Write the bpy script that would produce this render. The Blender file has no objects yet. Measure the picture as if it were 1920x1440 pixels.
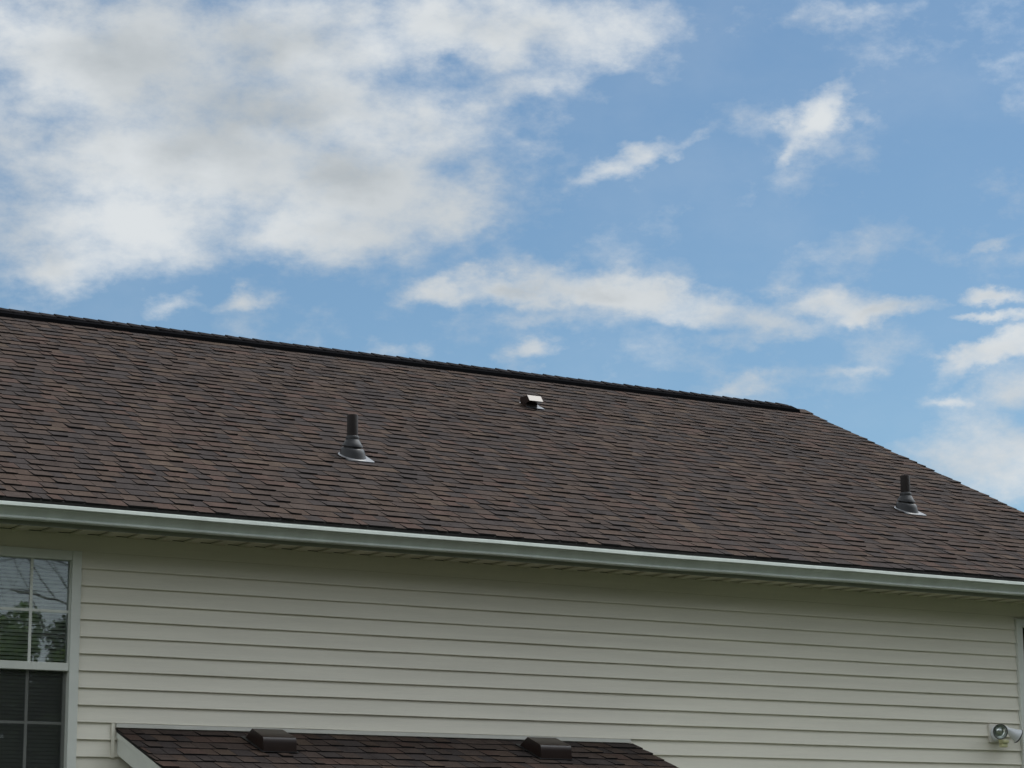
import bpy, bmesh, math, random
from mathutils import Vector, Matrix, Euler
R = math.radians
scene = bpy.context.scene
COL = scene.collection

# ------------------------------------------------------------------ camera
CAM = Vector((-6.035, -15.305, -2.267))
YAW, PITCH, ROLL = R(31.745), R(11.873), R(-0.452)
FPX = 4519.7                                    # focal length in px of a 1920 px wide frame
fw = Vector((math.sin(YAW) * math.cos(PITCH), math.cos(YAW) * math.cos(PITCH), math.sin(PITCH)))
rt0 = fw.cross(Vector((0, 0, 1))).normalized()
up0 = rt0.cross(fw)
rt = math.cos(ROLL) * rt0 + math.sin(ROLL) * up0
up = -math.sin(ROLL) * rt0 + math.cos(ROLL) * up0
cd = bpy.data.cameras.new('camera')
cd.sensor_width = 36.0
cd.lens = 36.0 * FPX / 1920.0
cd.clip_end = 3000.0
cam = bpy.data.objects.new('camera', cd)
scene.cycles.max_bounces = 6
scene.cycles.diffuse_bounces = 3
scene.cycles.glossy_bounces = 3
scene.cycles.transparent_max_bounces = 12
cam.matrix_world = Matrix(((rt.x, up.x, -fw.x, CAM.x), (rt.y, up.y, -fw.y, CAM.y), (rt.z, up.z, -fw.z, CAM.z), (0, 0, 0, 1)))
COL.objects.link(cam)
scene.camera = cam

# ------------------------------------------------------------------ exposure
scene.view_settings.view_transform = 'Standard'
scene.view_settings.look = 'None'
scene.view_settings.exposure = 0.75
scene.view_settings.gamma = 1.0
scene.view_settings.use_curve_mapping = False

# ------------------------------------------------------------------ sun
SUN_AZ, SUN_EL = R(80), R(58)                   # azimuth from +Y towards +X
sdir = Vector((math.sin(SUN_AZ) * math.cos(SUN_EL), math.cos(SUN_AZ) * math.cos(SUN_EL), math.sin(SUN_EL)))
sl = bpy.data.lights.new('sun', 'SUN')
sl.energy = 0.75
sl.angle = R(9)
sl.color = (1.0, 0.95, 0.88)
so = bpy.data.objects.new('sun', sl)
so.rotation_euler = sdir.to_track_quat('Z', 'Y').to_euler()
so.location = (20, -10, 40)
COL.objects.link(so)

# ------------------------------------------------------------------ sky with broken cloud
# cloud banks: azimuth, elevation, half width, half height (degrees), tilt, weight
BLOBS = [
    (19.01, 17.74, 2.66, 2.15, 0, 0.75), (19.73, 15.43, 2.63, 1.52, 0, 0.8), (37.98, 13.14, 1.95, 0.38, -6, 0.75), (38.63, 17.26, 0.93, 0.33, 40, 0.6), (23.21, 13.63, 1.43, 0.43, 10, 0.6), (25.20, 13.80, 1.31, 0.38, 8, 0.6), (32.27, 12.69, 1.17, 0.38, 4, 0.7), (28.77, 12.70, 1.43, 0.41, 8, 0.6),
    (30.07, 14.06, 1.57, 0.46, -3, 0.85), (31.76, 14.22, 1.96, 0.58, -5, 0.95), (33.98, 14.06, 2.35, 0.63, -8, 0.95), (36.18, 13.51, 2.35, 0.56, -12, 0.9), (40.30, 13.37, 2.21, 0.43, 0, 0.9), (29.41, 18.69, 2.41, 1.01, 0, 0.6),
    (25.45, 18.26, 6.94, 2.79, 0, 1.0), (22.53, 15.42, 4.73, 1.39, 0, 0.95), (29.15, 17.69, 3.06, 1.52, 10, 0.9), (27.32, 15.03, 2.62, 0.63, 0, 0.6), (39.44, 18.04, 1.60, 0.74, 38, 0.85), (34.82, 17.14, 1.99, 0.58, 22, 0.7), (33.15, 20.17, 3.24, 1.01, 0, 0.8), (32.34, 19.06, 1.61, 0.63, 10, 0.6),
    (21.78, 19.36, 5.78, 2.41, 0, 1.0), (26.49, 19.77, 5.66, 2.15, 0, 1.0), (31.01, 20.19, 4.46, 1.39, 0, 0.95), (23.52, 17.08, 6.23, 2.15, 5, 1.0),
    (27.7, 16.8, 3.97, 1.9, 0, 1.0), (30.2, 16.18, 2.11, 1.27, 20, 0.8), (20.89, 14.74, 3.15, 1.08, 0, 0.95), (26.54, 15.4, 4.34, 0.89, 0, 0.9),
    (34.35, 20.27, 2.7, 0.95, 5, 0.75), (31.54, 18.69, 1.87, 0.63, 15, 0.6), (32.45, 17.68, 1.2, 0.51, 20, 0.35), (35.55, 20.11, 1.48, 0.76, 0, 0.45),
    (30.33, 14.1, 1.7, 0.43, -5, 0.75), (33.07, 14.27, 2.22, 0.71, -8, 0.85), (35.41, 13.85, 2.22, 0.66, -10, 0.85), (37.08, 13.36, 2.08, 0.63, -12, 0.8),
    (39.28, 13.6, 1.96, 0.58, 0, 0.9), (41.19, 13.42, 1.82, 0.38, -3, 0.85), (37.97, 12.89, 2.47, 0.43, 8, 0.6), (33.06, 13.51, 2.35, 0.38, 0, 0.5),
    (32.02, 13.39, 0.78, 0.3, 0, 0.45), (34.82, 17.14, 1.99, 0.46, 22, 0.8), (36.29, 17.72, 0.8, 0.33, 25, 0.55), (39.51, 18.03, 1.4, 0.51, 38, 0.9),
    (38.9, 17.5, 0.8, 0.28, 40, 0.6), (37.61, 17.93, 1.47, 0.63, 30, 0.28), (40.74, 17.97, 1.07, 0.43, 0, 0.38), (40.58, 20.39, 2.57, 0.51, 0, 0.5),
    (41.49, 20.21, 1.08, 0.38, 20, 0.4), (38.87, 20.17, 1.49, 0.38, 10, 0.4), (43.34, 13.54, 1.11, 0.3, -4, 0.9), (43.13, 13.02, 1.24, 0.23, 0, 0.85),
    (43.41, 12.35, 2.21, 0.46, 18, 0.95), (42.17, 11.33, 0.75, 0.28, 5, 0.7), (43.74, 11.53, 1.55, 0.89, 0, 0.6), (43.03, 9.82, 3.34, 1.39, 0, 0.85),
    (41.92, 9.99, 1.54, 0.51, 0, 0.5), (32.27, 12.69, 0.97, 0.35, 5, 0.75), (28.77, 12.7, 1.23, 0.41, 10, 0.65), (23.34, 13.63, 1.17, 0.38, 12, 0.65),
    (25.13, 13.84, 1.04, 0.35, 10, 0.65), (37.3, 11.75, 1.42, 0.38, 0, 0.6), (40.11, 11.94, 1.04, 0.23, 4, 0.5), (42.9, 14.71, 1.05, 0.23, 18, 0.5),
    (44.14, 19.05, 0.8, 0.51, 0, 0.35), (27.08, 13.39, 1.56, 0.3, 0, 0.2), (29.68, 19.19, 1.61, 0.51, 15, -0.18), (30.74, 19.44, 1.08, 0.38, 20, -0.12),
    (19.98, 17.48, 1.2, 0.57, -20, -0.12), (25.99, 17.67, 0.8, 0.28, 0, -0.12), (22.22, 15.23, 0.92, 0.23, -5, -0.14), (19.57, 14.62, 0.79, 0.33, 0, -0.20),
    (30.07, 18.57, 0.94, 0.33, 0, -0.14),
]
world = bpy.data.worlds.new('World')
scene.world = world
world.use_nodes = True
nt = world.node_tree
nt.nodes.clear()


def wn(kind, **kw):
    n = nt.nodes.new(kind)
    for k, v in kw.items():
        setattr(n, k, v)
    return n


def wl(a, b):
    nt.links.new(a, b)


def wmath(op, a, b=None, c=None):
    n = wn('ShaderNodeMath', operation=op)
    for i, v in enumerate((a, b, c)):
        if v is None:
            continue
        if hasattr(v, 'links'):
            wl(v, n.inputs[i])
        else:
            n.inputs[i].default_value = v
    return n.outputs[0]


def wrange(v, a, b, c=0.0, d=1.0, kind='SMOOTHSTEP'):
    n = wn('ShaderNodeMapRange', interpolation_type=kind)
    wl(v, n.inputs[0])
    for i, x in enumerate((a, b, c, d)):
        n.inputs[i + 1].default_value = x
    return n.outputs[0]


def wnoise(vec, scale, detail, rough, out='Fac', lac=2.0):
    n = wn('ShaderNodeTexNoise')
    wl(vec, n.inputs['Vector'])
    n.inputs['Scale'].default_value = scale
    n.inputs['Detail'].default_value = detail
    n.inputs['Roughness'].default_value = rough
    n.inputs['Lacunarity'].default_value = lac
    return n.outputs[out]


tc = wn('ShaderNodeTexCoord')
dirv = tc.outputs['Generated']
sep = wn('ShaderNodeSeparateXYZ')
wl(dirv, sep.inputs[0])
az = wmath('MULTIPLY', wmath('ARCTAN2', sep.outputs[0], sep.outputs[1]), 57.29578)
el = wmath('MULTIPLY', wmath('ARCSINE', sep.outputs[2]), 57.29578)
ae = wn('ShaderNodeCombineXYZ')
wl(az, ae.inputs[0])
wl(el, ae.inputs[1])
ae.inputs[2].default_value = 1.0
stretch = wn('ShaderNodeVectorMath', operation='MULTIPLY')
wl(dirv, stretch.inputs[0])
stretch.inputs[1].default_value = (1.0, 1.0, 1.7)
sv = stretch.outputs[0]
# ragged edges: displace the lookup with noise
wc = wnoise(sv, 34.0, 6.0, 0.60, 'Color')
wsub = wn('ShaderNodeVectorMath', operation='SUBTRACT')
wl(wc, wsub.inputs[0])
wsub.inputs[1].default_value = (0.5, 0.5, 0.5)
wmul = wn('ShaderNodeVectorMath', operation='MULTIPLY')
wl(wsub.outputs[0], wmul.inputs[0])
wmul.inputs[1].default_value = (2.4, 1.4, 0.0)
wadd = wn('ShaderNodeVectorMath', operation='ADD')
wl(ae.outputs[0], wadd.inputs[0])
wl(wmul.outputs[0], wadd.inputs[1])
bank = None
for (ba, be, bw, bh, brot, bamp) in BLOBS:
    ca, sa, kx, ky = math.cos(R(brot)), math.sin(R(brot)), 1.0 / (bw * 1.12), 1.0 / (bh * 1.12)
    d2 = []
    for gx, gy, k in ((ca, sa, kx), (-sa, ca, ky)):           # affine map of (azimuth, elevation, 1)
        dn = wn('ShaderNodeVectorMath', operation='DOT_PRODUCT')
        wl(wadd.outputs[0], dn.inputs[0])
        dn.inputs[1].default_value = (gx * k, gy * k, -(gx * ba + gy * be) * k)
        d2.append(dn.outputs['Value'])
    ln = wmath('SQRT', wmath('MULTIPLY_ADD', d2[0], d2[0], wmath('MULTIPLY', d2[1], d2[1])))
    f = wrange(ln, 0.0, 1.25, bamp, 0.0)
    if bank is None:
        bank = f
    elif bamp > 0:
        bank = wmath('SMOOTH_MAX', bank, f, 0.25)
    else:
        bank = wmath('ADD', bank, f)
# the rest of the sky: noise cloud, cover raised to light the wall
offv = wn('ShaderNodeVectorMath', operation='DOT_PRODUCT')
wl(dirv, offv.inputs[0])
offv.inputs[1].default_value = tuple(fw)
outside = wrange(offv.outputs['Value'], 0.955, 0.90)
cover = wrange(wnoise(sv, 2.6, 3.0, 0.5), 0.30, 0.50, 0.0, 1.0)
bank = wmath('ADD', bank, wmath('MULTIPLY', outside, cover))
fine = wnoise(sv, 24.0, 12.0, 0.60, lac=2.1)
field = wmath('ADD', bank, wmath('MULTIPLY', wmath('SUBTRACT', fine, 0.5), 1.7))
dens = wrange(field, 0.08, 1.05)
veil = wrange(wnoise(sv, 9.0, 8.0, 0.6), 0.40, 0.80, 0.03, 0.14)
dens = wmath('MAXIMUM', dens, veil)
lump = wrange(wnoise(sv, 9.0, 6.0, 0.5), 0.38, 0.60)
thick = wrange(bank, 0.75, 1.3)
shade = wmath('MULTIPLY', wmath('SUBTRACT', 1.0, lump), wmath('ADD', 0.30, wmath('MULTIPLY', thick, 0.70)))
ccol = wn('ShaderNodeMix', data_type='RGBA')
wl(shade, ccol.inputs['Factor'])
ccol.inputs['A'].default_value = (0.425, 0.447, 0.461, 1)
ccol.inputs['B'].default_value = (0.170, 0.196, 0.215, 1)
sky = wn('ShaderNodeTexSky', sky_type='NISHITA')
sky.sun_disc = False
sky.sun_elevation = SUN_EL
sky.sun_rotation = SUN_AZ
sky.air_density = 1.0
sky.dust_density = 0.5
sky.ozone_density = 5.0
bg1 = wn('ShaderNodeBackground')
wb = wn('ShaderNodeVectorMath', operation='MULTIPLY')   # camera white balance
wl(sky.outputs[0], wb.inputs[0])
wb.inputs[1].default_value = (0.93, 1.05, 1.0)
wl(wb.outputs[0], bg1.inputs['Color'])
bg1.inputs['Strength'].default_value = 0.055
bg2 = wn('ShaderNodeBackground')
wl(ccol.outputs['Result'], bg2.inputs['Color'])
# cloud brightens away from the sun: gradient added to light the shaded wall
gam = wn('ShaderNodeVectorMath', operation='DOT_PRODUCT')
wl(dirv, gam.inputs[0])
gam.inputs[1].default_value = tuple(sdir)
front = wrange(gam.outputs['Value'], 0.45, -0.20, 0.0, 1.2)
# the sun stands behind thin cloud: aureole round it, strengthened to light the wall
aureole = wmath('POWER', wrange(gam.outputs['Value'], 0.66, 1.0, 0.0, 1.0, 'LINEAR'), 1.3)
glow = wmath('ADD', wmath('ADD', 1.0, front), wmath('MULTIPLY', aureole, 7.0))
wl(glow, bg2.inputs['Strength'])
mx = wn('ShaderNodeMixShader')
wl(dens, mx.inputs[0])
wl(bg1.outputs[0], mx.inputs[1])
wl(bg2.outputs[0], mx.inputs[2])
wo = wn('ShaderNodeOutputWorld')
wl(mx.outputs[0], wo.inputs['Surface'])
try:
    world.cycles.sampling_method = 'MANUAL'
    world.cycles.sample_map_resolution = 1024
except Exception:
    pass

# ------------------------------------------------------------------ helpers
def link(o, parent=None):
    COL.objects.link(o)
    if parent is not None:
        o.parent = parent
    return o


def thing(name, label, cat, loc=(0, 0, 0), group=None):
    o = bpy.data.objects.new(name, None)
    o.empty_display_size = 0.1
    o.location = loc
    link(o)
    tag(o, label, cat, group)
    return o


def tag(o, label, cat, group=None):
    o['label'] = label
    o['category'] = cat
    if group:
        o['group'] = group
    return o


class MB:
    """collects verts / faces / material indices for one mesh"""
    def __init__(self):
        self.v, self.f, self.m = [], [], []

    def face(self, idx, mat=0):
        self.f.append(tuple(idx))
        self.m.append(mat)

    def box(self, a, b, mat=0):
        x0, y0, z0 = a
        x1, y1, z1 = b
        n = len(self.v)
        self.v += [(x0, y0, z0), (x1, y0, z0), (x1, y1, z0), (x0, y1, z0), (x0, y0, z1), (x1, y0, z1), (x1, y1, z1), (x0, y1, z1)]
        for q in ((0, 3, 2, 1), (4, 5, 6, 7), (0, 1, 5, 4), (1, 2, 6, 5), (2, 3, 7, 6), (3, 0, 4, 7)):
            self.face([n + i for i in q], mat)
        return self

    def prism(self, prof, x0, x1, mat=0, axis='x', closed=True, caps=True, xs=None, jit=None):
        """profile of (a, b) pairs swept along x; xs = stations"""
        st = xs or [x0, x1]
        n0 = len(self.v)
        k = len(prof)
        for i, x in enumerate(st):
            for j, (a, b) in enumerate(prof):
                da, db = jit(i, j) if jit else (0, 0)
                self.v.append((x, a + da, b + db))
        for i in range(len(st) - 1):
            for j in range(k if closed else k - 1):
                a, b = n0 + i * k + j, n0 + i * k + (j + 1) % k
                self.face((a, b, b + k, a + k), mat)
        if caps and closed:
            self.face([n0 + j for j in range(k)][::-1], mat)
            self.face([n0 + (len(st) - 1) * k + j for j in range(k)], mat)
        return self

    def rings(self, rings, mat=0, cap0=False, cap1=False):
        """loft between rings of equal length"""
        n0 = len(self.v)
        k = len(rings[0])
        for r in rings:
            self.v += [tuple(p) for p in r]
        for i in range(len(rings) - 1):
            for j in range(k):
                a, b = n0 + i * k + j, n0 + i * k + (j + 1) % k
                self.face((a, b, b + k, a + k), mat)
        if cap0:
            self.face([n0 + j for j in range(k)][::-1], mat)
        if cap1:
            self.face([n0 + (len(rings) - 1) * k + j for j in range(k)], mat)
        return self

    def lathe(self, prof, seg=28, mat=0, M=None, cap0=False, cap1=False):
        M = M or Matrix.Identity(4)
        rr = []
        for r, z in prof:
            rr.append([M @ Vector((r * math.cos(2 * math.pi * i / seg), r * math.sin(2 * math.pi * i / seg), z)) for i in range(seg)])
        return self.rings(rr, mat, cap0, cap1)

    def mesh(self, name, mats, smooth=False):
        me = bpy.data.meshes.new(name)
        me.from_pydata(self.v, [], self.f)
        for m in (mats if isinstance(mats, (list, tuple)) else [mats]):
            me.materials.append(m)
        me.polygons.foreach_set('material_index', self.m)
        bm = bmesh.new()
        bm.from_mesh(me)
        bmesh.ops.recalc_face_normals(bm, faces=bm.faces)
        if smooth:
            for f in bm.faces:
                f.smooth = True
            for e in bm.edges:
                if len(e.link_faces) == 2 and e.calc_face_angle(0.0) > R(38):
                    e.smooth = False
        bm.to_mesh(me)
        bm.free()
        me.update()
        return me

    def build(self, name, mats, parent=None, smooth=False, bevel=0.0, kind=None):
        o = bpy.data.objects.new(name, self.mesh(name, mats, smooth))
        if bevel:
            b = o.modifiers.new('bevel', 'BEVEL')
            b.width = bevel
            b.segments = 2
            b.limit_method = 'ANGLE'
        if kind:
            o['kind'] = kind
        return link(o, parent)


# ------------------------------------------------------------------ materials
def material(name, base, rough=0.6, metal=0.0, spec=0.5, var=0.12, scale=8.0, detail=5.0, fine=0.0, fscale=200.0,
             bump=0.0, bscale=60.0, island=0.0, coord='Object', stretch=(1, 1, 1), tint2=None, coat=0.0):
    m = bpy.data.materials.new(name)
    m.use_nodes = True
    t = m.node_tree
    N, L = t.nodes, t.links
    b = N['Principled BSDF']
    b.inputs['Roughness'].default_value = rough
    b.inputs['Metallic'].default_value = metal
    b.inputs['Specular IOR Level'].default_value = spec
    if coat:
        b.inputs['Coat Weight'].default_value = coat
        b.inputs['Coat Roughness'].default_value = 0.12
    tcn = N.new('ShaderNodeTexCoord')
    mp = N.new('ShaderNodeMapping')
    mp.inputs['Scale'].default_value = stretch
    if coord == 'World':
        g = N.new('ShaderNodeNewGeometry')
        L.new(g.outputs['Position'], mp.inputs['Vector'])
    else:
        L.new(tcn.outputs[coord], mp.inputs['Vector'])
    no = N.new('ShaderNodeTexNoise')
    no.inputs['Scale'].default_value = scale
    no.inputs['Detail'].default_value = detail
    no.inputs['Roughness'].default_value = 0.6
    L.new(mp.outputs[0], no.inputs['Vector'])
    val = None

    def mr(src, lo, hi, a=0.3, bb=0.7):
        n = N.new('ShaderNodeMapRange')
        L.new(src, n.inputs[0])
        n.inputs[1].default_value, n.inputs[2].default_value = a, bb
        n.inputs[3].default_value, n.inputs[4].default_value = lo, hi
        return n.outputs[0]

    def mul(a, c):
        n = N.new('ShaderNodeMath')
        n.operation = 'MULTIPLY'
        L.new(a, n.inputs[0])
        L.new(c, n.inputs[1])
        return n.outputs[0]
    val = mr(no.outputs['Fac'], 1 - var, 1 + var)
    if fine:
        n2 = N.new('ShaderNodeTexNoise')
        n2.inputs['Scale'].default_value = fscale
        n2.inputs['Detail'].default_value = 2.0
        L.new(mp.outputs[0], n2.inputs['Vector'])
        val = mul(val, mr(n2.outputs['Fac'], 1 - fine, 1 + fine))
    if island:
        g2 = N.new('ShaderNodeNewGeometry')
        oi = N.new('ShaderNodeObjectInfo')
        val = mul(val, mr(g2.outputs['Random Per Island'], 1 - island, 1 + island, 0, 1))
        val = mul(val, mr(oi.outputs['Random'], 1 - island, 1 + island, 0, 1))
    colnode = N.new('ShaderNodeMix')
    colnode.data_type = 'RGBA'
    colnode.inputs['A'].default_value = (*base, 1)
    colnode.inputs['B'].default_value = (*(tint2 or base), 1)
    if tint2:
        n3 = N.new('ShaderNodeTexNoise')
        n3.inputs['Scale'].default_value = scale * 2.3
        n3.inputs['Detail'].default_value = 6.0
        L.new(mp.outputs[0], n3.inputs['Vector'])
        L.new(mr(n3.outputs['Fac'], 0, 1, 0.4, 0.7), colnode.inputs['Factor'])
    vm = N.new('ShaderNodeVectorMath')
    vm.operation = 'SCALE'
    L.new(colnode.outputs['Result'], vm.inputs[0])
    L.new(val, vm.inputs['Scale'])
    L.new(vm.outputs[0], b.inputs['Base Color'])
    if bump:
        nb = N.new('ShaderNodeTexNoise')
        nb.inputs['Scale'].default_value = bscale
        nb.inputs['Detail'].default_value = 3.0
        L.new(mp.outputs[0], nb.inputs['Vector'])
        bp = N.new('ShaderNodeBump')
        bp.inputs['Strength'].default_value = bump
        bp.inputs['Distance'].default_value = 0.004
        L.new(nb.outputs['Fac'], bp.inputs['Height'])
        L.new(bp.outputs[0], b.inputs['Normal'])
    return m


SH = 0.67
TONES = {
    'greybrown': (0.0874, 0.0657, 0.0567), 'brown': (0.0983, 0.0705, 0.0574), 'russet': (0.1011, 0.0684, 0.0574),
    'slate': (0.0681, 0.0561, 0.0533), 'tan': (0.1120, 0.0815, 0.0643), 'umber': (0.0777, 0.0588, 0.0519)}
TONE_W = [('greybrown', 0.30), ('brown', 0.20), ('russet', 0.13), ('slate', 0.20), ('tan', 0.04), ('umber', 0.13)]
TONE_KEYS = list(TONES)
SHM = [material('shingle_' + k, tuple(SH * c for c in v), rough=0.95, spec=0.04, var=0.16, scale=7, fine=0.30, fscale=110,
                bump=0.5, bscale=260, island=0.075, coord='World') for k, v in TONES.items()]
M_EDGE = material('asphalt_edge', (0.016, 0.015, 0.015), rough=0.95, spec=0.1, coord='World')
M_DECK = material('felt_underlay', (0.022, 0.021, 0.02), rough=0.95, coord='World')
M_VINYL = material('vinyl_siding', (0.82, 0.78, 0.675), rough=0.55, spec=0.3, var=0.05, scale=2.2, fine=0.02, fscale=60,
                   bump=0.12, bscale=30, island=0.015, coord='World', stretch=(0.35, 1, 6))
M_TRIM = material('trim_vinyl', (0.72, 0.735, 0.685), rough=0.45, spec=0.4, var=0.04, scale=5, coord='World')
M_FLASH = material('white_flashing', (0.69, 0.68, 0.62), rough=0.6, var=0.07, scale=6, coord='World')
M_GUT = material('gutter_aluminium', (0.585, 0.63, 0.58), rough=0.5, spec=0.5, var=0.10, scale=2.2, coord='World', stretch=(2.5, 1, 1))
M_LIP = M_GUT
M_FASCIA = material('fascia_gutter_shade', (0.27, 0.28, 0.23), rough=0.6, var=0.08, scale=4, coord='World')  # shade under the gutter is put into this darker base colour
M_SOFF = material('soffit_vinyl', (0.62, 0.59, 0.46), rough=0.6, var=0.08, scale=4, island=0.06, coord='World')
M_RVENT = material('black_ridge_vent', (0.008, 0.008, 0.009), rough=1.0, spec=0.0, coord='World')
M_CAP = material('ridge_cap_granules', (0.022, 0.020, 0.021), rough=1.0, spec=0.02, var=0.2, scale=6, fine=0.2, fscale=120, island=0.25, coord='World')
M_PIPE = material('brown_painted_pipe', (0.013, 0.009, 0.0075), rough=0.5, spec=0.15, var=0.15, scale=14, coord='Object', bump=0.1)
M_RUBBER = material('black_rubber', (0.012, 0.012, 0.013), rough=0.55)
M_BOOT = material('weathered_boot', (0.014, 0.014, 0.016), rough=0.42, metal=0.0, spec=0.35, var=0.2, scale=18)
M_GALV = material('galvanised_flashing', (0.085, 0.085, 0.092), rough=0.40, metal=0.1, var=0.12, scale=20)
M_HOOD = material('brown_metal', (0.020, 0.011, 0.009), rough=0.32, spec=0.3, var=0.15, scale=12)
M_HOODTOP = material('exhaust_cap_glare', (0.05, 0.043, 0.038), rough=0.34, metal=0.25, var=0.08, scale=12)  # lighter copy of the hood's brown metal, glare put into its colour
M_BLIND = material('blind_slat', (0.78, 0.79, 0.74), rough=0.5, var=0.05, scale=6)
M_DARK = material('dark_interior', (0.03, 0.03, 0.03), rough=0.9)
M_LAMP = material('white_lamp_paint', (0.72, 0.74, 0.77), rough=0.35, var=0.05, scale=20)
M_LAMPRIM = material('lamp_gasket', (0.07, 0.075, 0.075), rough=0.4)
M_LAMPIN = material('lamp_reflector', (0.60, 0.64, 0.61), rough=0.22, metal=0.9, var=0.1, scale=15)
M_SENSOR = material('yellowed_plastic', (0.62, 0.60, 0.34), rough=0.4, var=0.08, scale=25)
M_BLOCK = material('vinyl_block', (0.72, 0.69, 0.62), rough=0.5, var=0.04, scale=10)
M_GRASS = material('grass', (0.020, 0.029, 0.009), rough=0.95, var=0.4, scale=0.4, fine=0.35, fscale=12, coord='World', tint2=(0.027, 0.030, 0.010))
M_BARK = material('bark', (0.045, 0.036, 0.03), rough=0.95, var=0.3, scale=6, stretch=(1, 1, 0.2))
M_WOOD = material('far_foliage', (0.022, 0.036, 0.010), rough=0.8, var=0.3, scale=0.5, coord='World', island=0.3)
M_LEAF = material('leaves', (0.12, 0.18, 0.05), rough=0.7, var=0.3, scale=0.8, coord='World', island=0.35, tint2=(0.09, 0.12, 0.03))


def glass_material():
    m = bpy.data.materials.new('window_glass')
    m.use_nodes = True
    t = m.node_tree
    t.nodes.clear()
    N, L = t.nodes, t.links
    fr = N.new('ShaderNodeFresnel')
    fr.inputs[0].default_value = 1.9
    gl = N.new('ShaderNodeBsdfGlossy')
    gl.inputs['Roughness'].default_value = 0.009
    gl.inputs['Color'].default_value = (0.93, 0.98, 1.0, 1)
    tr = N.new('ShaderNodeBsdfTransparent')
    tr.inputs['Color'].default_value = (0.94, 0.97, 0.95, 1)
    nz = N.new('ShaderNodeTexNoise')
    nz.inputs['Scale'].default_value = 3.0
    bp = N.new('ShaderNodeBump')
    bp.inputs['Strength'].default_value = 0.012
    bp.inputs['Distance'].default_value = 0.02
    tcn = N.new('ShaderNodeTexCoord')
    L.new(tcn.outputs['Object'], nz.inputs['Vector'])
    L.new(nz.outputs['Fac'], bp.inputs['Height'])
    L.new(bp.outputs[0], gl.inputs['Normal'])
    mxs = N.new('ShaderNodeMixShader')
    k = N.new('ShaderNodeMath')
    k.operation = 'MULTIPLY'
    k.inputs[1].default_value = 1.15
    L.new(fr.outputs[0], k.inputs[0])
    L.new(k.outputs[0], mxs.inputs[0])
    L.new(tr.outputs[0], mxs.inputs[1])
    L.new(gl.outputs[0], mxs.inputs[2])
    o = N.new('ShaderNodeOutputMaterial')
    L.new(mxs.outputs[0], o.inputs[0])
    return m


def screen_material():
    m = bpy.data.materials.new('insect_screen')
    m.use_nodes = True
    t = m.node_tree
    N, L = t.nodes, t.links
    b = N['Principled BSDF']
    b.inputs['Base Color'].default_value = (0.035, 0.037, 0.036, 1)
    b.inputs['Roughness'].default_value = 0.7
    tr = N.new('ShaderNodeBsdfTransparent')
    mxs = N.new('ShaderNodeMixShader')
    nz = N.new('ShaderNodeTexNoise')
    nz.inputs['Scale'].default_value = 5.0
    mrn = N.new('ShaderNodeMapRange')
    mrn.inputs[3].default_value, mrn.inputs[4].default_value = 0.31, 0.38
    L.new(nz.outputs['Fac'], mrn.inputs[0])
    L.new(mrn.outputs[0], mxs.inputs[0])
    L.new(tr.outputs[0], mxs.inputs[1])
    L.new(b.outputs[0], mxs.inputs[2])
    L.new(mxs.outputs[0], N['Material Output'].inputs[0])
    return m


M_GLASS = glass_material()
M_SCREEN = screen_material()

# ------------------------------------------------------------------ dimensions (metres, wall face at y = 0)
GZ = -3.87                       # ground
E_S = 0.1143                     # siding course
XL, XR = -4.0, 9.95              # wall ends
RXL, RXR = -4.3, 10.26           # roof ends
EY, EZ, PM = -0.42, 0.261, 0.478  # eave edge of the deck, roof pitch
RIDGE_Y = 4.96
RIDGE_Z = EZ + PM * (RIDGE_Y - EY)
ANG = math.atan(PM)
PY0, PZ0, PP = 0.0, -1.176, 0.36  # porch roof at the wall
PXL, PXR = 0.268, 4.49
PRUN = 1.7
rng = random.Random(7)

# ------------------------------------------------------------------ ground
g = MB()
g.v += [(-600, -600, GZ), (600, -600, GZ), (600, 600, GZ), (-600, 600, GZ)]
g.face((0, 1, 2, 3))
gr = g.build('ground', M_GRASS)
gr['kind'] = 'structure'

# ------------------------------------------------------------------ the house
house = thing('house', 'beige vinyl sided house with a brown shingle gable roof and sage gutter', 'house', (0, 0, GZ))


def sub(name, loc=(0, 0, 0)):
    """a part that is only a holder of sub-parts"""
    o = bpy.data.objects.new(name, None)
    o.empty_display_size = 0.1
    o.location = loc
    o.parent = house
    COL.objects.link(o)
    return o


def hpart(mb, name, mats, **kw):
    """a direct part of the house, in world coordinates"""
    o = mb.build(name, mats, house, **kw)
    o.location = (0, 0, -GZ)
    return o


# windows: outer left x, outer right x
WIN = [(-0.955, -0.009, 0.0), (8.474, 9.42, -0.02)]
WH = 1.565

w = MB()
segs = [(XL, WIN[0][0]), (WIN[0][1], WIN[1][0]), (WIN[1][1], XR)]
ztop, zwin = 0.118, WIN[0][2] - WH
for a, b in segs:
    w.box((a + 0.02, 0.004, GZ), (b - 0.02, 0.12, ztop))
for a, b, z in WIN:
    w.box((a - 0.018, 0.006, GZ), (b + 0.018, 0.118, z - WH + 0.03))
    w.box((a - 0.018, 0.006, z - 0.03), (b + 0.018, 0.118, ztop - 0.002))
w.box((XL, 0.122, GZ), (XL + 0.12, 2 * RIDGE_Y, ztop))
w.box((XR - 0.12, 0.122, GZ), (XR, 2 * RIDGE_Y, ztop))
w.box((XL, 2 * RIDGE_Y + 0.001, GZ), (XR, 2 * RIDGE_Y + 0.12, ztop))
# gable ends
for x0, x1 in ((XL, XL + 0.1), (XR - 0.1, XR)):
    w.prism([(0.0, ztop + 0.001), (2 * RIDGE_Y, ztop + 0.001), (RIDGE_Y, RIDGE_Z - 0.14)], x0, x1)
wall = hpart(w, 'wall', M_VINYL)
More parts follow.
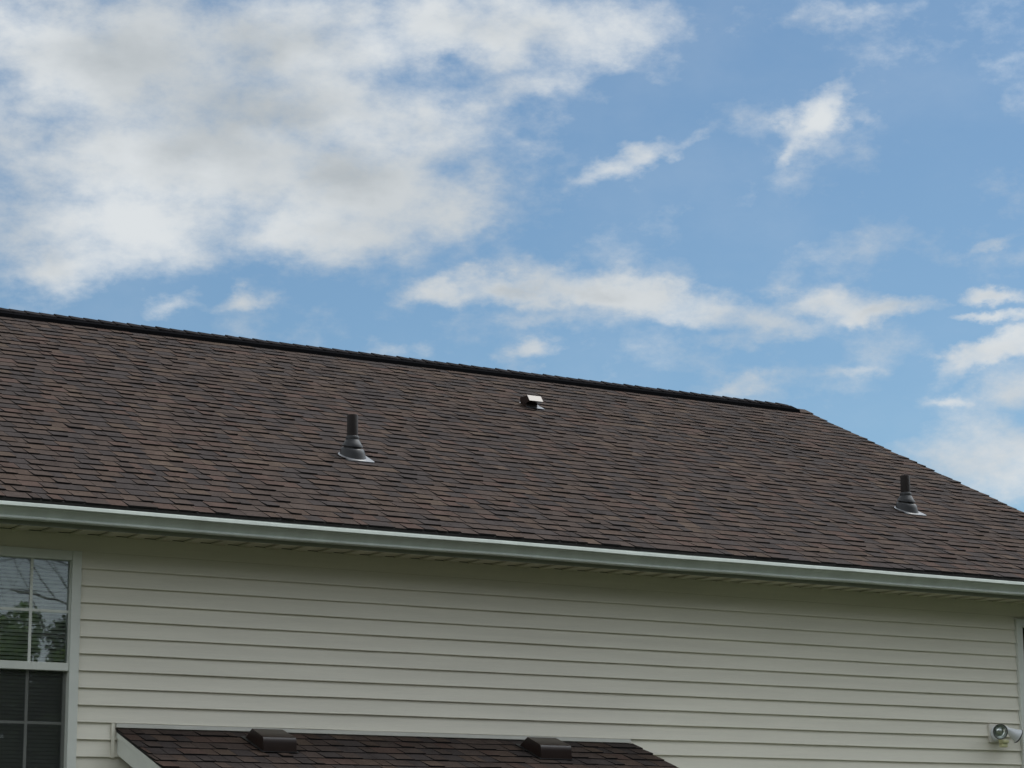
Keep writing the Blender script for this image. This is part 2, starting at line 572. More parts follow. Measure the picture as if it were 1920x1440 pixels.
# attic floor keeps the rooms dark
hpart(MB().box((XL + 0.13, 0.13, 0.05), (XR - 0.13, 2 * RIDGE_Y - 0.01, 0.09)), 'ceiling_board', M_DARK)


def plank(x0, x1, k):
    """one course of vinyl siding, butt edge at z = -k * E_S, slightly wavy"""
    zb = -k * E_S
    zt = zb + (E_S if k else 0.117)
    n = max(2, int((x1 - x0) / 0.45) + 1)
    xs = [x0 + (x1 - x0) * i / n for i in range(n + 1)]
    wob = [(rng.gauss(0, 0.0009), rng.gauss(0, 0.0006)) for _ in xs]
    prof = [(0.003, zt + 0.003), (-0.0005, zt + 0.003), (-0.0065, zb + 0.085 * (zt - zb) / E_S if k == 0 else zb + 0.066),
            (-0.0152, zb + 0.010), (-0.0170, zb + 0.0025), (-0.0158, zb), (-0.0120, zb + 0.0012), (0.003, zb + 0.0065)]

    def jit(i, j):
        return (wob[i][0] if 2 <= j <= 6 else 0, wob[i][1] if 3 <= j <= 6 else 0)
    m = MB().prism(prof, x0, x1, xs=xs, jit=jit)
    o = m.build('siding_plank', M_VINYL, wall, smooth=True)
    return o


plank(XL, XR, 0)
for k in range(1, 34):
    zb = -k * E_S
    if zb < -1.60 and k * E_S > WH + E_S:
        plank(XL, XR, k)
    else:
        plank(XL, WIN[0][0] - 0.004, k)
        plank(WIN[0][1] + 0.002, WIN[1][0] - 0.002, k)
        plank(WIN[1][1] + 0.004, XR, k)


# ---- windows
def window(x0, x1, zt, label):
    t = sub('window', (0, 0, -GZ))
    t['label'] = label
    f = 0.066
    zb = zt - WH
    m = MB()
    yf, yb = -0.034, 0.07
    m.box((x0, yf, zb), (x0 + f, yb, zt))
    m.box((x1 - f, yf, zb), (x1, yb, zt))
    m.box((x0 + f, yf + 0.0015, zt - f), (x1 - f, yb - 0.001, zt - 0.001))
    m.box((x0 + f, yf + 0.0015, zb), (x1 - f, yb - 0.001, zb + f))
    m.build('frame', M_TRIM, t, bevel=0.003)
    zr0, zr1 = zt - 0.809, zt - 0.756
    MB().box((x0 + f + 0.001, -0.022, zr0), (x1 - f - 0.001, 0.05, zr1)).build('meeting_rail', M_TRIM, t, bevel=0.003)
    # slim sash stiles
    gl, gr_ = x0 + f, x1 - f
    for (za, zb2, yy, nm) in ((zr1, zt - f, 0.008, 'upper'), (zb + f, zr0, 0.030, 'lower')):
        fw_ = 0.006 if nm == 'upper' else 0.022
        MB().box((gl + 0.0005, yy - 0.012, za), (gl + fw_, yy + 0.02, zb2)).build('sash_stile', M_TRIM, t)
        MB().box((gr_ - fw_, yy - 0.012, za), (gr_ - 0.0005, yy + 0.02, zb2)).build('sash_stile', M_TRIM, t)
        MB().box((gl + fw_, yy, za + 0.001), (gr_ - fw_, yy + 0.004, zb2 - 0.001)).build('pane', M_GLASS, t)
        n = 3
        for i in range(1, n):
            xx = gl + (gr_ - gl) * i / n
            MB().box((xx - 0.010, yy - 0.006, za), (xx + 0.010, yy - 0.001, zb2)).build('muntin', M_TRIM, t)
        zz = (za + zb2) / 2
        MB().box((gl, yy - 0.0055, zz - 0.009), (gr_, yy - 0.0015, zz + 0.009)).build('muntin', M_TRIM, t)
    MB().box((gl + 0.004, 0.0120, zb + f), (gr_ - 0.004, 0.0130, zr0 - 0.001)).build('insect_screen', M_SCREEN, t)
    # venetian blind behind the glass
    b = MB()
    z = zt - 0.05
    while z > zb + 0.04:
        a = 0.80 + rng.gauss(0, 0.04)
        dy, dz = 0.014 * math.cos(a), 0.014 * math.sin(a)
        n0 = len(b.v)
        for xx in (x0 + 0.03, x1 - 0.03):
            b.v += [(xx, 0.085 - dy, z - dz), (xx, 0.085 + dy, z + dz), (xx, 0.0856 + dy, z + dz - 0.0008), (xx, 0.0856 - dy, z - dz - 0.0008)]
        for j in range(4):
            b.face((n0 + j, n0 + (j + 1) % 4, n0 + 4 + (j + 1) % 4, n0 + 4 + j))
        z -= 0.026
    b.build('blind', M_BLIND, t, kind='stuff')
    return t


window(*WIN[0], 'white framed double window with grid and blinds at the left edge')
window(*WIN[1], 'white window frame cut off by the right edge beside the floodlight')

# ---- eave: soffit boards, fascia, gutter, drip edge
soffit = sub('soffit', (0, 0, -GZ))
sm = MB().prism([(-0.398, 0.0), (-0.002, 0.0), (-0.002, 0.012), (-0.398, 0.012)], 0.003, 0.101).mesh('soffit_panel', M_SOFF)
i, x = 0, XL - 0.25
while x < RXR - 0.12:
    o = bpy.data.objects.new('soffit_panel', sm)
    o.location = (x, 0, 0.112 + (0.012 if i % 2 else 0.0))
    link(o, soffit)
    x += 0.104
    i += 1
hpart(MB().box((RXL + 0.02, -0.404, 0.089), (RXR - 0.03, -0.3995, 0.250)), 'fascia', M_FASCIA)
hpart(MB().prism([(-0.4045, 0.13), (-0.4045, 0.2555), (-0.3, 0.306), (-0.3, 0.304), (-0.4090, 0.2525), (-0.4135, 0.230), (-0.4120, 0.230), (-0.4068, 0.25), (-0.4058, 0.13)],
                 RXL + 0.01, RXR - 0.02), 'drip_edge', M_GUT)
# K-style gutter profile: distance out from the fascia, height
GP = [(0.0, 0.112), (0.0, 0.0), (0.060, 0.0), (0.0655, 0.0015), (0.0680, 0.0050), (0.0680, 0.0110), (0.0650, 0.0150), (0.0570, 0.0170), (0.0545, 0.0205), (0.0590, 0.0270),
      (0.0650, 0.0360), (0.0735, 0.0470), (0.0840, 0.0570), (0.0930, 0.0635), (0.1000, 0.0670), (0.1000, 0.0710), (0.1140, 0.0735), (0.1165, 0.0770), (0.1115, 0.0975), (0.1045, 0.0995), (0.1020, 0.0970), (0.1060, 0.0910)]
prof = [(-0.4075 - a, 0.1160 + b) for a, b in GP]
prof += [(a + (0.0016 if 2 <= n <= 18 else 0), b + 0.0012) for n, (a, b) in reversed(list(enumerate(prof)))]
xs = [RXL + 0.02 + (RXR - RXL - 0.05) * i / 26 for i in range(27)]
sag = [0.0025 * math.sin(i * 1.1) + rng.gauss(0, 0.0012) + 0.010 * max(0, (xs[i] - 6.5) / 3.5) for i in range(27)]
gm = MB().prism(prof, 0, 0, xs=xs, jit=lambda i, j: (0, sag[i]))
hpart(gm, 'gutter', M_GUT, smooth=True)

# ---- main roof
roof = sub('roof', (0, 0, -GZ))
T = 0.035
dk = MB().prism([(EY + 0.006, EZ - 0.002), (RIDGE_Y, RIDGE_Z - 0.003), (2 * RIDGE_Y - EY, EZ - 0.002), (2 * RIDGE_Y - EY, EZ - T), (RIDGE_Y, RIDGE_Z - T - 0.01), (EY + 0.006, EZ - T + 0.012)],
                RXL + 0.03, RXR - 0.025)
dk.build('roof_deck', M_DECK, roof)
for x in (RXL + 0.005, RXR - 0.024):
    MB().prism([(EY + 0.03, EZ - 0.02), (RIDGE_Y, RIDGE_Z - 0.02), (2 * RIDGE_Y - EY - 0.03, EZ - 0.02), (2 * RIDGE_Y - EY - 0.03, EZ - 0.15), (RIDGE_Y, RIDGE_Z - 0.15), (EY + 0.03, EZ - 0.15)],
               x, x + 0.02).build('rake_board', M_TRIM, roof)

WIDTHS = [0.068, 0.09, 0.108, 0.126, 0.148, 0.175, 0.215]
PIECE = {}


def piece_geo(w_, th, ex, taper=0.0):
    """one laminated shingle tab lying on the slope: local x across, y up the slope, z off the deck"""
    lo, hi = 0.0012, 0.0015
    L_ = ex * 1.10
    v = [(taper, 0, lo), (w_ - taper, 0, lo), (w_ - taper, 0, th), (taper, 0, th),
         (0, L_, -0.0015), (w_, L_, -0.0015), (w_, L_, hi), (0, L_, hi)]
    f = [((0, 1, 2, 3), 1), ((3, 2, 6, 7), 0), ((1, 5, 6, 2), 1), ((0, 3, 7, 4), 1), ((4, 7, 6, 5), 1), ((0, 4, 5, 1), 1)]
    return v, f


def piece_mesh(wi, thi, tone, ex):
    key = (wi, thi, tone, round(ex, 4))
    if key not in PIECE:
        v, f = piece_geo(WIDTHS[wi] - 0.0035, (0.0076, 0.0122)[thi], ex, 0.004 if thi else 0)
        me = bpy.data.meshes.new('shingle')
        me.from_pydata(v, [], [q for q, _ in f])
        me.materials.append(SHM[tone])
        me.materials.append(M_EDGE)
        me.polygons.foreach_set('material_index', [m_ for _, m_ in f])
        PIECE[key] = me
    return PIECE[key]


def pix(p):
    d = Vector(p) - CAM
    z = d.dot(fw)
    return 960 + FPX * d.dot(rt) / z, 720 - FPX * d.dot(up) / z


def lay(x0, x1, rows, ex, y0, z0, pitch, rg):
    """rows of tabs with their sizes on screen"""
    out = []
    ang = math.atan(pitch)
    c, s = math.cos(ang), math.sin(ang)
    run = None
    for r in range(rows):
        x = x0 + rg.uniform(-0.012, 0.008)
        end = x1 + rg.uniform(-0.006, 0.010)
        first = True
        tab = rg.random() < 0.5
        while x < end - 0.03:
            wi = rg.choices(range(len(WIDTHS)), (1, 2, 3, 3, 3, 2, 1))[0]
            w_ = WIDTHS[wi]
            if first:
                w_ *= rg.uniform(0.4, 1)
                first = False
            cut = False
            if x + w_ > end:
                w_ = end - x
                cut = True
            elif w_ != WIDTHS[wi]:
                cut = True
            tone = TONE_KEYS.index(rg.choices([k for k, _ in TONE_W], [v for _, v in TONE_W])[0])
            if not tab and rg.random() < 0.30:
                tone = TONE_KEYS.index('slate')
            dv = rg.gauss(0, 0.0018)
            dth = rg.uniform(0.78, 1.25)
            out.append(dict(x=x, v=r * ex + dv, w=w_, wi=wi, cut=cut, th=int(tab), tone=tone, dth=dth))
            x += w_
            tab = (not tab) if rg.random() < 0.72 else tab
    for p in out:
        q = []
        for a, b in ((0, 0), (p['w'], 0), (p['w'], ex), (0, ex)):
            q.append(pix((p['x'] + a, y0 + c * (p['v'] + b), z0 + s * (p['v'] + b))))
        inside = sum(1 for u, v in q if 0 < u < 1920 and 0 < v < 1440)
        A = abs(sum(q[i][0] * q[(i + 1) % 4][1] - q[(i + 1) % 4][0] * q[i][1] for i in range(4))) / 2
        p['area'] = A * (inside / 4) if inside >= 3 and not p['cut'] else 0
    return out


def place(pieces, chosen, ex, y0, z0, ang, parent):
    c, s = math.cos(ang), math.sin(ang)
    v, f, mi = [], [], []
    nm = len(SHM)
    jr = random.Random(23)
    for i, p in enumerate(pieces):
        loc = Vector((p['x'], y0 + c * p['v'], z0 + s * p['v']))
        if i in chosen:
            o = bpy.data.objects.new('shingle', piece_mesh(p['wi'], p['th'], p['tone'], ex))
            o.location = loc
            o.rotation_euler = (ang, 0, 0)
            o.scale = (1, 1, p['dth'])
            link(o, parent)
        else:
            vv, ff = piece_geo(p['w'] - 0.0035, (0.0076, 0.0122)[p['th']] * p['dth'], ex, 0.004 if p['th'] else 0)
            n0 = len(v)
            ca, cb, cv = jr.gauss(0, 0.0011), jr.gauss(0, 0.0011), jr.gauss(0, 0.0016)
            vv = [(a, b + (cv if b == 0 else 0), h + (ca if n_ == 3 else cb if n_ == 2 else 0)) for n_, (a, b, h) in enumerate(vv)]
            for (a, b, h) in vv:
                v.append((loc.x + a, loc.y + c * b - s * h, loc.z + s * b + c * h))
            for q, m_ in ff:
                f.append(tuple(n0 + k for k in q))
                mi.append(p['tone'] if m_ == 0 else nm)
    if f:
        me = bpy.data.meshes.new('shingle_field')
        me.from_pydata(v, [], f)
        for m_ in SHM + [M_EDGE]:
            me.materials.append(m_)
        me.polygons.foreach_set('material_index', mi)
        o = bpy.data.objects.new('shingle_field', me)
        o['kind'] = 'stuff'
        link(o, parent)


SLOPE = (RIDGE_Y - EY) / math.cos(ANG)
ROWS = 42
EXP = SLOPE / ROWS
main_p = lay(RXL, RXR, ROWS, EXP, EY, EZ, PM, random.Random(11))
porch_roof = sub('porch_roof', (0, 0, -GZ))
PANG = math.atan(PP)
PROWS = 12
PEXP = (PRUN / math.cos(PANG)) / PROWS
P_EY, P_EZ = PY0 - PRUN, PZ0 - PP * PRUN
porch_p = lay(PXL, PXR, PROWS, PEXP, P_EY, P_EZ, PP, random.Random(5))
allp = sorted([(p['area'], 0, i) for i, p in enumerate(main_p)] + [(p['area'], 1, i) for i, p in enumerate(porch_p)], reverse=True)[:300]
place(main_p, {i for a, k, i in allp if k == 0 and a > 0}, EXP, EY, EZ, ANG, roof)
place(porch_p, {i for a, k, i in allp if k == 1 and a > 0}, PEXP, P_EY, P_EZ, PANG, porch_roof)
# back slope (not seen from the front)
bk = MB()
bk.v += [(RXL, RIDGE_Y, RIDGE_Z + 0.004), (RXR, RIDGE_Y, RIDGE_Z + 0.004), (RXR, 2 * RIDGE_Y - EY, EZ + 0.006), (RXL, 2 * RIDGE_Y - EY, EZ + 0.006)]
bk.face((0, 1, 2, 3))
bk.build('back_slope', SHM[0], roof)

# ridge vent and cap shingles
RVX = 10.07
rvh = 0.034


def ridge_prof(half, h0, h1):
    """band over the ridge: half width on each side, between heights h0 and h1 above the slopes"""
    a = []
    for hh, rev in ((h1, False), (h0, True)):
        pts = [(RIDGE_Y - half, RIDGE_Z - PM * half + hh), (RIDGE_Y, RIDGE_Z + hh), (RIDGE_Y + half, RIDGE_Z - PM * half + hh)]
        a += pts[::-1] if rev else pts
    return a


MB().prism(ridge_prof(0.150, 0.004, rvh + 0.006), RXL + 0.15, RVX).build('ridge_vent', M_RVENT, roof)
x = RXL + 0.10
while x < RVX - 0.10:
    
    b = MB()
    h = rvh + 0.010
    n0 = len(b.v)
    e0 = rng.uniform(0.008, 0.014)
    pr = [[(x, y, z) for y, z in ridge_prof(0.088, h - 0.004, h + e0)], [(x + 0.165, y, z) for y, z in ridge_prof(0.088, h - 0.004, h + 0.002)]]
    b.rings(pr, 0, True, True)
    b.build('cap_shingle', M_CAP, roof)
    x += 0.142
for x0 in (RVX - 0.02, RXR - 0.155):
    pr = [[(x0, y, z) for y, z in ridge_prof(0.150, 0.006, 0.014)], [(x0 + 0.15, y, z) for y, z in ridge_prof(0.150, 0.006, 0.017)]]
    MB().rings(pr, 0, True, True).build('cap_shingle', SHM[0], roof)

# ---- porch roof
T = 0.02
MB().prism([(0.10, PZ0 + PP * 0.10 - 0.003), (P_EY + 0.01, P_EZ + PP * 0.01 - 0.003), (P_EY + 0.01, P_EZ - T), (0.10, PZ0 + PP * 0.10 - T - 0.003)],
           PXL + 0.012, PXR - 0.012).build('roof_deck', M_DECK, porch_roof)


def slope_board(x0, x1, d0, d1, name, mat, y1=-0.001):
    """board under the rake: from d0 to d1 below the deck"""
    ya = P_EY + 0.03
    return MB().prism([(y1, PZ0 + PP * y1 - d0), (ya, PZ0 + PP * ya - d0), (ya, PZ0 + PP * ya - d1), (y1, PZ0 + PP * y1 - d1)], x0, x1).build(name, mat, porch_roof, bevel=0.002)


slope_board(PXL + 0.010, PXL + 0.034, 0.022, 0.058, 'rake_trim', M_TRIM, -0.018)
slope_board(PXL + 0.017, PXL + 0.040, 0.0585, 0.172, 'rake_board', M_TRIM, -0.018)
slope_board(PXR - 0.040, PXR - 0.017, 0.022, 0.170, 'rake_board', M_TRIM, -0.018)
# seam in the rake trim cover
MB().prism([(-0.42, PZ0 - PP * 0.42 - 0.0225), (-0.47, PZ0 - PP * 0.47 - 0.0225), (-0.47, PZ0 - PP * 0.47 - 0.0575), (-0.42, PZ0 - PP * 0.42 - 0.0575)],
           PXL + 0.0085, PXL + 0.0099).build('trim_joint', M_TRIM, porch_roof)
# white head flashing along the wall and the J-channel beside the rake
MB().box((PXL + 0.005, -0.026, PZ0 + 0.004), (PXR - 0.03, -0.0152, -1.1462)).build('head_flashing', M_FLASH, porch_roof)
MB().box((PXL - 0.028, -0.024, -1.375), (PXL - 0.006, -0.0152, -1.1462)).build('j_channel', M_VINYL, porch_roof)
# porch body under the roof (below the picture)
pb = MB()
pb.box((PXL + 0.20, P_EY + 0.30, GZ), (PXR - 0.20, P_EY + 0.40, P_EZ + 0.02))
pb.box((PXL + 0.20, P_EY + 0.401, GZ), (PXL + 0.30, -0.016, P_EZ + 0.02))
pb.box((PXR - 0.30, P_EY + 0.401, GZ), (PXR - 0.20, -0.016, P_EZ + 0.02))
hpart(pb, 'porch_wall', M_VINYL)
MB().box((PXL + 0.05, P_EY + 0.02, P_EZ - 0.14), (PXR - 0.05, P_EY + 0.04, P_EZ - 0.01)).build('fascia', M_TRIM, porch_roof)


# ------------------------------------------------------------------ plumbing vents on the roof
def roof_z(y):
    return EZ + PM * (y - EY) + 0.005


def vent_pipe(x, y, ztop, label):
    zc = roof_z(y)
    t = thing('vent_pipe', label, 'vent pipe', (x, y, zc), 'plumbing vent pipes on the main roof')
    nrm = Vector((0, -math.sin(ANG), math.cos(ANG)))
    ux, uy = Vector((1, 0, 0)), Vector((0, math.cos(ANG), math.sin(ANG)))
    seg = 36

    def ring(cx, r, tilt, squash=1.0):
        """ring around the pipe; tilt 1 = lying in the roof plane, 0 = level"""
        e1 = Vector((1, 0, 0))
        e2 = (Vector((0, 1, 0)) * (1 - tilt) + uy * tilt).normalized()
        return [cx + e1 * r * math.cos(2 * math.pi * i / seg) + e2 * r * squash * math.sin(2 * math.pi * i / seg) for i in range(seg)]
    H = ztop - zc
    m = MB()
    rr = 0.0435
    m.lathe([(rr, 0.03), (rr, H - 0.004), (rr - 0.002, H), (rr - 0.007, H), (rr - 0.008, H - 0.12)], seg)
    m.build('pipe', M_PIPE, t, smooth=True)
    MB().lathe([(0.0445, 0.132), (0.053, 0.138), (0.0545, 0.150), (0.0525, 0.163), (0.049, 0.168), (0.0440, 0.169)], seg).build('collar', M_RUBBER, t, smooth=True)
    c = MB()
    c.rings([ring(Vector((0, 0, 0.144)), 0.0475, 0.0), ring(Vector((0, 0, 0.137)), 0.054, 0.1), ring(Vector((0, -0.001, 0.112)), 0.070, 0.35), ring(Vector((0, -0.003, 0.089)), 0.084, 0.5),
             ring(Vector((0, -0.003, 0.086)), 0.0835, 0.5), ring(Vector((0, -0.003, 0.088)), 0.072, 0.5)])
    c.build('cone', M_BOOT, t, smooth=True)
    gq = MB()
    gq.rings([ring(Vector((0, -0.003, 0.091)), 0.070, 0.5), ring(Vector((0, -0.003, 0.068)), 0.0715, 0.5)])
    gq.build('gasket', M_RUBBER, t, smooth=True)  # black ring paints the shadow in the groove between cone and base
    d = MB()
    d.rings([ring(Vector((0, -0.003, 0.0735)), 0.070, 0.5), ring(Vector((0, -0.003, 0.0725)), 0.084, 0.55), ring(Vector((0, -0.004, 0.066)), 0.091, 0.62), ring(Vector((0, -0.006, 0.045)), 0.0985, 0.8),
             ring(Vector((0, -0.008, 0.020)), 0.1035, 0.95), ring(Vector((0, -0.009, 0.012)), 0.106, 1.0)])
    d.build('base', M_BOOT, t, smooth=True)
    # flashing: flared skirt onto a square sheet lying on the shingles
    s = MB()

    def sq(hl, hx, hy0, hy1, h):
        out = []
        for i in range(seg):
            a = 2 * math.pi * i / seg
            cx_, sy_ = math.cos(a), math.sin(a)
            k = 1 / max(abs(cx_), abs(sy_))
            out.append(ux * ((hx if cx_ > 0 else hl) * cx_ * k) + uy * ((hy1 if sy_ > 0 else hy0) * sy_ * k) + nrm * h)
        return out

    def rn(r, h):
        return [ux * r * math.cos(2 * math.pi * i / seg) + uy * (r * math.sin(2 * math.pi * i / seg) - 0.010) + nrm * h for i in range(seg)]
    s.rings([rn(0.1045, 0.016), rn(0.110, 0.0115), rn(0.122, 0.0095), sq(0.098, 0.140, 0.140, 0.06, 0.0105), sq(0.099, 0.142, 0.142, 0.062, 0.0015)])
    s.build('flashing', M_GALV, t, smooth=True)
    return t


vent_pipe(2.760, 1.318, 1.437, 'brown plumbing vent pipe on the main roof, nearer one, left of the exhaust hood')
vent_pipe(8.470, 1.318, 1.423, 'brown plumbing vent pipe on the main roof near the sloping right edge')

# ------------------------------------------------------------------ small exhaust hood near the ridge
hy = 3.634
hz = roof_z(hy)
t = thing('exhaust_hood', 'small dark exhaust hood with a bright sloping cap just below the ridge', 'roof vent', (5.905, hy, hz))
X0, X1 = -0.073, 0.073
MB().prism([(0.004, 0.0), (0.004, 0.048), (0.10, 0.105), (0.108, 0.09), (0.11, 0.052)], -0.062, 0.062).build('throat', M_HOOD, t, bevel=0.003)
hb = MB()
hb.prism([(-0.0742, 0.0500), (-0.0755, 0.0555), (-0.070, 0.0640), (-0.0335, 0.1130), (-0.028, 0.1150), (0.094, 0.1180), (0.100, 0.110), (0.104, 0.075), (0.09, 0.07), (0.004, 0.0405)], X0, X1)
hb.build('hood', M_HOOD, t, smooth=True, bevel=0.002)
MB().prism([(-0.0775, 0.0560), (-0.0345, 0.1150), (-0.0330, 0.1135), (-0.0757, 0.0550)], X0 - 0.003, X1 + 0.003).build('cap_plate', M_HOODTOP, t)
uy_ = (math.cos(ANG), math.sin(ANG))
MB().prism([(uy_[0] * a - uy_[1] * b, uy_[1] * a + uy_[0] * b) for a, b in ((-0.030, 0.0085), (-0.030, 0.011), (0.16, 0.011), (0.16, 0.0085))], -0.060, 0.125).build('flashing', M_GALV, t)


# ------------------------------------------------------------------ box vents on the porch roof
def box_vent(x0, x1, label):
    y0 = -0.482
    zb = PZ0 + PP * y0
    t = thing('box_vent', label, 'roof vent', ((x0 + x1) / 2, y0, zb), 'box vents on the porch roof')
    a, b = x0 - (x0 + x1) / 2, x1 - (x0 + x1) / 2
    fr = [(0.0, 0.022), (0.0, 0.074), (0.0016, 0.088), (0.0060, 0.1005), (0.0130, 0.1105), (0.0220, 0.1170)]
    pr = fr + [(0.196, 0.178), (0.204, 0.178), (0.325, 0.116), (0.325, 0.110), (0.05, 0.026)]
    m = MB()
    n0 = 0
    rows_ = []
    for xx, k in ((a, 0), (b, 1)):
        r_ = []
        for (yy, zz) in pr:
            ins = 0.018 * max(0, (yy - 0.03) / 0.2) if yy < 0.21 else 0.018
            r_.append((xx + (ins if k == 0 else -ins) * 0.6, yy, zz))
        rows_.append(r_)
    m.rings(rows_, 0, True, True)
    m.build('hood', M_HOOD, t, smooth=True, bevel=0.0025)
    # throat and louvre lip under the hood
    MB().prism([(0.030, 0.006), (0.030, 0.05), (0.30, 0.13), (0.30, 0.10)], a + 0.02, b - 0.02).build('throat', M_RUBBER, t)
    MB().prism([(-0.003, 0.010), (-0.003, 0.026), (0.0, 0.026), (0.0, 0.013), (0.012, 0.010)], a - 0.001, b + 0.001).build('lip', M_HOOD, t)
    ca, sa = math.cos(PANG), math.sin(PANG)
    MB().prism([(ca * u - sa * v, sa * u + ca * v) for u, v in ((-0.006, 0.0125), (-0.006, 0.0150), (0.36, 0.0150), (0.36, 0.0125))], a - 0.014, b + 0.014).build('flange', M_RUBBER, t)
    return t


box_vent(1.145, 1.395, 'dark brown box vent on the porch roof nearer the left window')
box_vent(3.358, 3.622, 'dark brown box vent on the porch roof near its right end')

# ------------------------------------------------------------------ floodlight by the right window
fl = thing('floodlight', 'white twin head floodlight with yellowed motion sensor beside the right window', 'floodlight', (8.185, -0.015, -1.0))
MB().box((-0.078, -0.014, -0.078), (0.078, 0.004, 0.076)).build('mounting_block', M_BLOCK, fl, bevel=0.004)
Mc = Matrix.Translation((0, -0.016, -0.005)) @ Matrix.Rotation(R(90), 4, 'X')
MB().lathe([(0.066, 0.0), (0.066, 0.010), (0.060, 0.022), (0.03, 0.030), (0.002, 0.031)], 36, M=Mc, cap1=True).build('canopy', M_LAMP, fl, smooth=True)


def lamp_head(base, axis, rad, length, name='lamp_head'):
    """bell-shaped lamp holder opening along axis"""
    q = Vector(axis).normalized().to_track_quat('Z', 'Y').to_matrix().to_4x4()
    M_ = Matrix.Translation(base) @ q
    k, l = rad, length
    o = MB().lathe([(0.004, -0.012), (0.020, -0.012), (0.0235, -0.004), (0.024, 0.25 * l), (0.030, 0.36 * l), (0.75 * k, 0.72 * l), (0.97 * k, 0.96 * l), (k, l),
                    (k * 0.985, l + 0.002), (k * 0.93, l), (k * 0.90, l * 0.94), (k * 0.66, l * 0.66), (k * 0.3, l * 0.42), (0.004, l * 0.40)], 40, M=M_, cap0=True, cap1=True).build(name, M_LAMP, fl, smooth=True)
    MB().lathe([(k * 1.0, l - 0.003), (k * 1.035, l - 0.002), (k * 1.04, l + 0.005), (k * 0.99, l + 0.008), (k * 0.90, l + 0.005), (k * 0.89, l - 0.004)], 40, M=M_).build('gasket', M_LAMPRIM, o, smooth=True)
    MB().lathe([(k * 0.895, l - 0.001), (k * 0.80, l - 0.010), (k * 0.62, l - 0.022), (k * 0.50, l - 0.026), (k * 0.47, l - 0.018), (k * 0.3, l - 0.012), (0.002, l - 0.010)], 40, M=M_, cap1=True).build('bulb_face', M_LAMPIN, o, smooth=True)
    return o


def stub(p0, p1, r, name, mat):
    a, b = Vector(p0), Vector(p1)
    M_ = Matrix.Translation(a) @ (b - a).normalized().to_track_quat('Z', 'Y').to_matrix().to_4x4()
    MB().lathe([(r, 0), (r, (b - a).length)], 16, M=M_, cap0=True, cap1=True).build(name, mat, fl, smooth=True)


lamp_head((-0.055, -0.075, 0.012), (-0.42, -0.88, -0.10), 0.062, 0.105)
lamp_head((0.050, -0.070, 0.038), (0.82, -0.30, -0.50), 0.060, 0.130)
stub((-0.02, -0.03, 0.0), (-0.05, -0.07, 0.010), 0.012, 'swivel_arm', M_LAMP)
stub((0.02, -0.03, 0.005), (0.050, -0.070, 0.038), 0.012, 'swivel_arm', M_LAMP)
sm_ = MB()
sm_.box((-0.036, -0.125, -0.088), (0.036, -0.075, -0.060))
sm_.box((-0.030, -0.115, -0.122), (0.030, -0.070, -0.0885))
sm_.box((-0.012, -0.076, -0.075), (0.012, -0.045, -0.02))
sm_.build('motion_sensor', M_SENSOR, fl, bevel=0.006)


# ------------------------------------------------------------------ trees opposite the house (seen mirrored in the panes)
def tube(m, p0, p1, r0, r1, seg=5):
    a, b = Vector(p0), Vector(p1)
    d = (b - a).normalized()
    s = d.orthogonal().normalized()
    t_ = d.cross(s)
    m.rings([[a + (s * math.cos(2 * math.pi * i / seg) + t_ * math.sin(2 * math.pi * i / seg)) * r0 for i in range(seg)],
             [b + (s * math.cos(2 * math.pi * i / seg) + t_ * math.sin(2 * math.pi * i / seg)) * r1 for i in range(seg)]])


def leaf_cloud(m, c, rad, n, rg, size):
    for _ in range(n):
        d = Vector((rg.gauss(0, 1), rg.gauss(0, 1), rg.gauss(0, 1))).normalized()
        p = Vector(c) + Vector((d.x * rad[0], d.y * rad[1], d.z * rad[2])) * rg.uniform(0.55, 1.0)
        a = Vector((rg.gauss(0, 1), rg.gauss(0, 1), rg.gauss(0, 1))).normalized()
        b = a.orthogonal().normalized()
        s = size * rg.uniform(0.5, 1.3)
        n0 = len(m.v)
        m.v += [tuple(p + a * s), tuple(p + b * s * 0.6), tuple(p - a * s), tuple(p - b * s * 0.6)]
        m.face((n0, n0 + 1, n0 + 2, n0 + 3))


def leafy_tree(x, y, h, r, label, rg):
    t = thing('leafy_tree', label, 'tree', (x, y, GZ), 'leafy trees opposite the house')
    m = MB()
    tube(m, (0, 0, 0), (0, 0, h * 0.5), 0.20, 0.13, 9)
    for i in range(7):
        a = rg.uniform(0, 6.28)
        tube(m, (0, 0, h * rg.uniform(0.25, 0.5)), (math.cos(a) * r * 0.6, math.sin(a) * r * 0.6, h * rg.uniform(0.5, 0.8)), 0.09, 0.03, 6)
    m.build('trunk', M_BARK, t)
    c = MB()
    for i in range(44):
        a, q = rg.uniform(0, 6.28), r * math.sqrt(rg.random()) * 1.05
        z = h * rg.uniform(0.30, 0.97)
        k = 1 - 0.6 * max(0, (z / h - 0.55) / 0.45)
        leaf_cloud(c, (math.cos(a) * q * k, math.sin(a) * q * k, z), (r * 0.24, r * 0.24, r * rg.uniform(0.14, 0.3)), 650, rg, 0.055)
    c.build('crown', M_LEAF, t, kind=None)


rg = random.Random(3)
leafy_tree(10.4, -30.5, 7.3, 1.9, 'green leafy tree mirrored low in the left window, left pane', rg)
leafy_tree(12.9, -31.5, 6.9, 1.9, 'green leafy tree mirrored low in the left window beside the bare tree', rg)

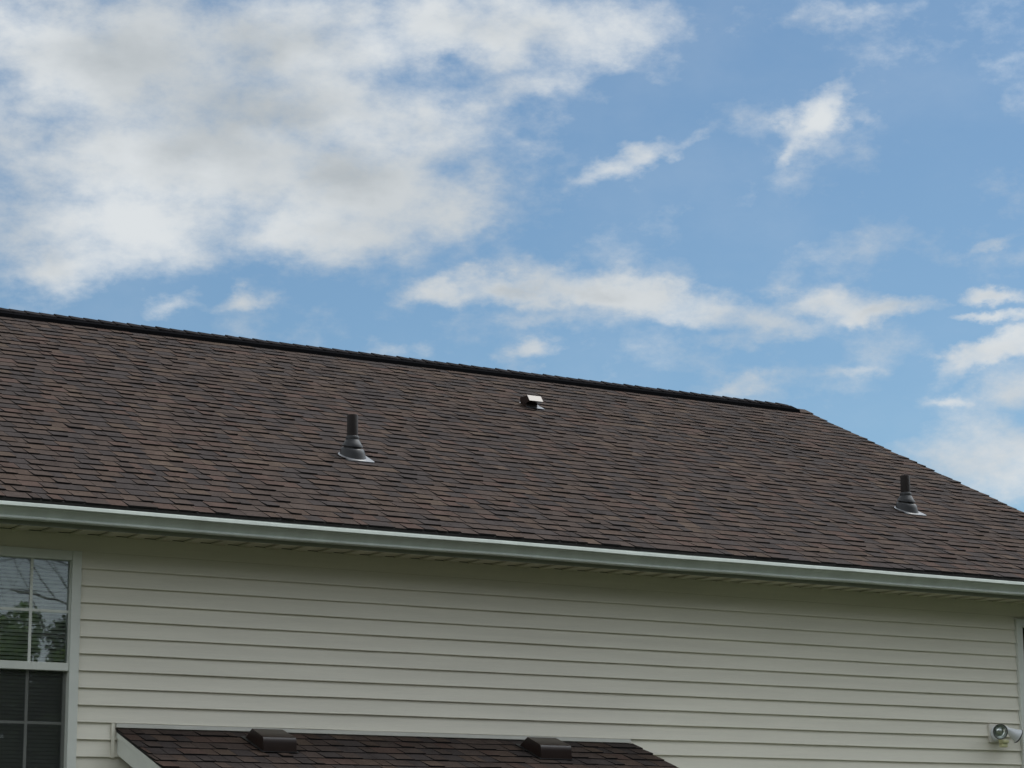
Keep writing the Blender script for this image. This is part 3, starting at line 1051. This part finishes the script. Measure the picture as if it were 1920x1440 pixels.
bt = thing('bare_tree', 'bare branched tree mirrored in the upper sash of the left window', 'tree', (12.4, -26.0, GZ))
tm, bm_ = MB(), MB()
tube(tm, (0, 0, 0), (0.05, 0.05, 3.0), 0.26, 0.20, 10)
tube(tm, (0.05, 0.05, 3.0), (-0.05, 0.0, 6.0), 0.20, 0.14, 10)
tube(tm, (-0.05, 0.0, 6.0), (0.1, 0.1, 9.5), 0.14, 0.06, 8)
tm.build('trunk', M_BARK, bt, smooth=True)


def branch(p, d, l, r, depth):
    steps = 4
    q = Vector(p)
    for i in range(steps):
        d = (d + Vector((rg.gauss(0, 0.16), rg.gauss(0, 0.16), rg.gauss(0.03, 0.12)))).normalized()
        e = q + d * (l / steps)
        r1 = r * (1 - 0.16)
        tube(bm_, q, e, r, r1, 5 if r > 0.02 else 4)
        if depth > 0 and i > 0:
            for _ in range(2 if rg.random() < 0.6 else 1):
                nd = (d + Vector((rg.gauss(0, 0.6), rg.gauss(0, 0.6), rg.gauss(0.15, 0.4)))).normalized()
                branch(e, nd, l * rg.uniform(0.45, 0.7), r1 * 0.6, depth - 1)
        q, r = e, r1


for i in range(13):
    z = 4.2 + i * 0.42
    a = i * 2.4 + rg.uniform(-0.4, 0.4)
    branch((0, 0, z), Vector((math.cos(a), math.sin(a), 0.25)), rg.uniform(2.2, 3.4), 0.034, 2)
for z, dx in ((6.3, 0.10), (7.1, 0.05), (7.6, 0.2), (8.1, 0.12)):
    branch((0, 0, z), Vector((-1, rg.uniform(-0.2, 0.2), dx)), 3.4, 0.036, 2)
bm_.build('branches', M_BARK, bt, smooth=True)

# far wood behind the lawn, added to block low sky light
rg = random.Random(9)
wd = MB()
for i in range(64):
    x = -75 + i * 2.6 + rg.uniform(-0.8, 0.8)
    if 12.5 < x < 20.5:
        continue
    y = -42 - rg.uniform(0, 6) + 0.004 * (x - 5) ** 2
    h = rg.uniform(15, 20)
    if 10 < x < 23:
        h *= 0.75
    for k in range(7):
        leaf_cloud(wd, (x + rg.uniform(-1.2, 1.2), y + rg.uniform(-1, 1), GZ + h * (0.12 + 0.12 * k)), (2.6 - 0.14 * k, 1.9, h * 0.13), 220, rg, 0.68)
wo_ = wd.build('added_woodland', M_WOOD)
wo_['kind'] = 'stuff'
tag(wo_, 'dark green trees added to block low sky opposite the house', 'added_woodland')
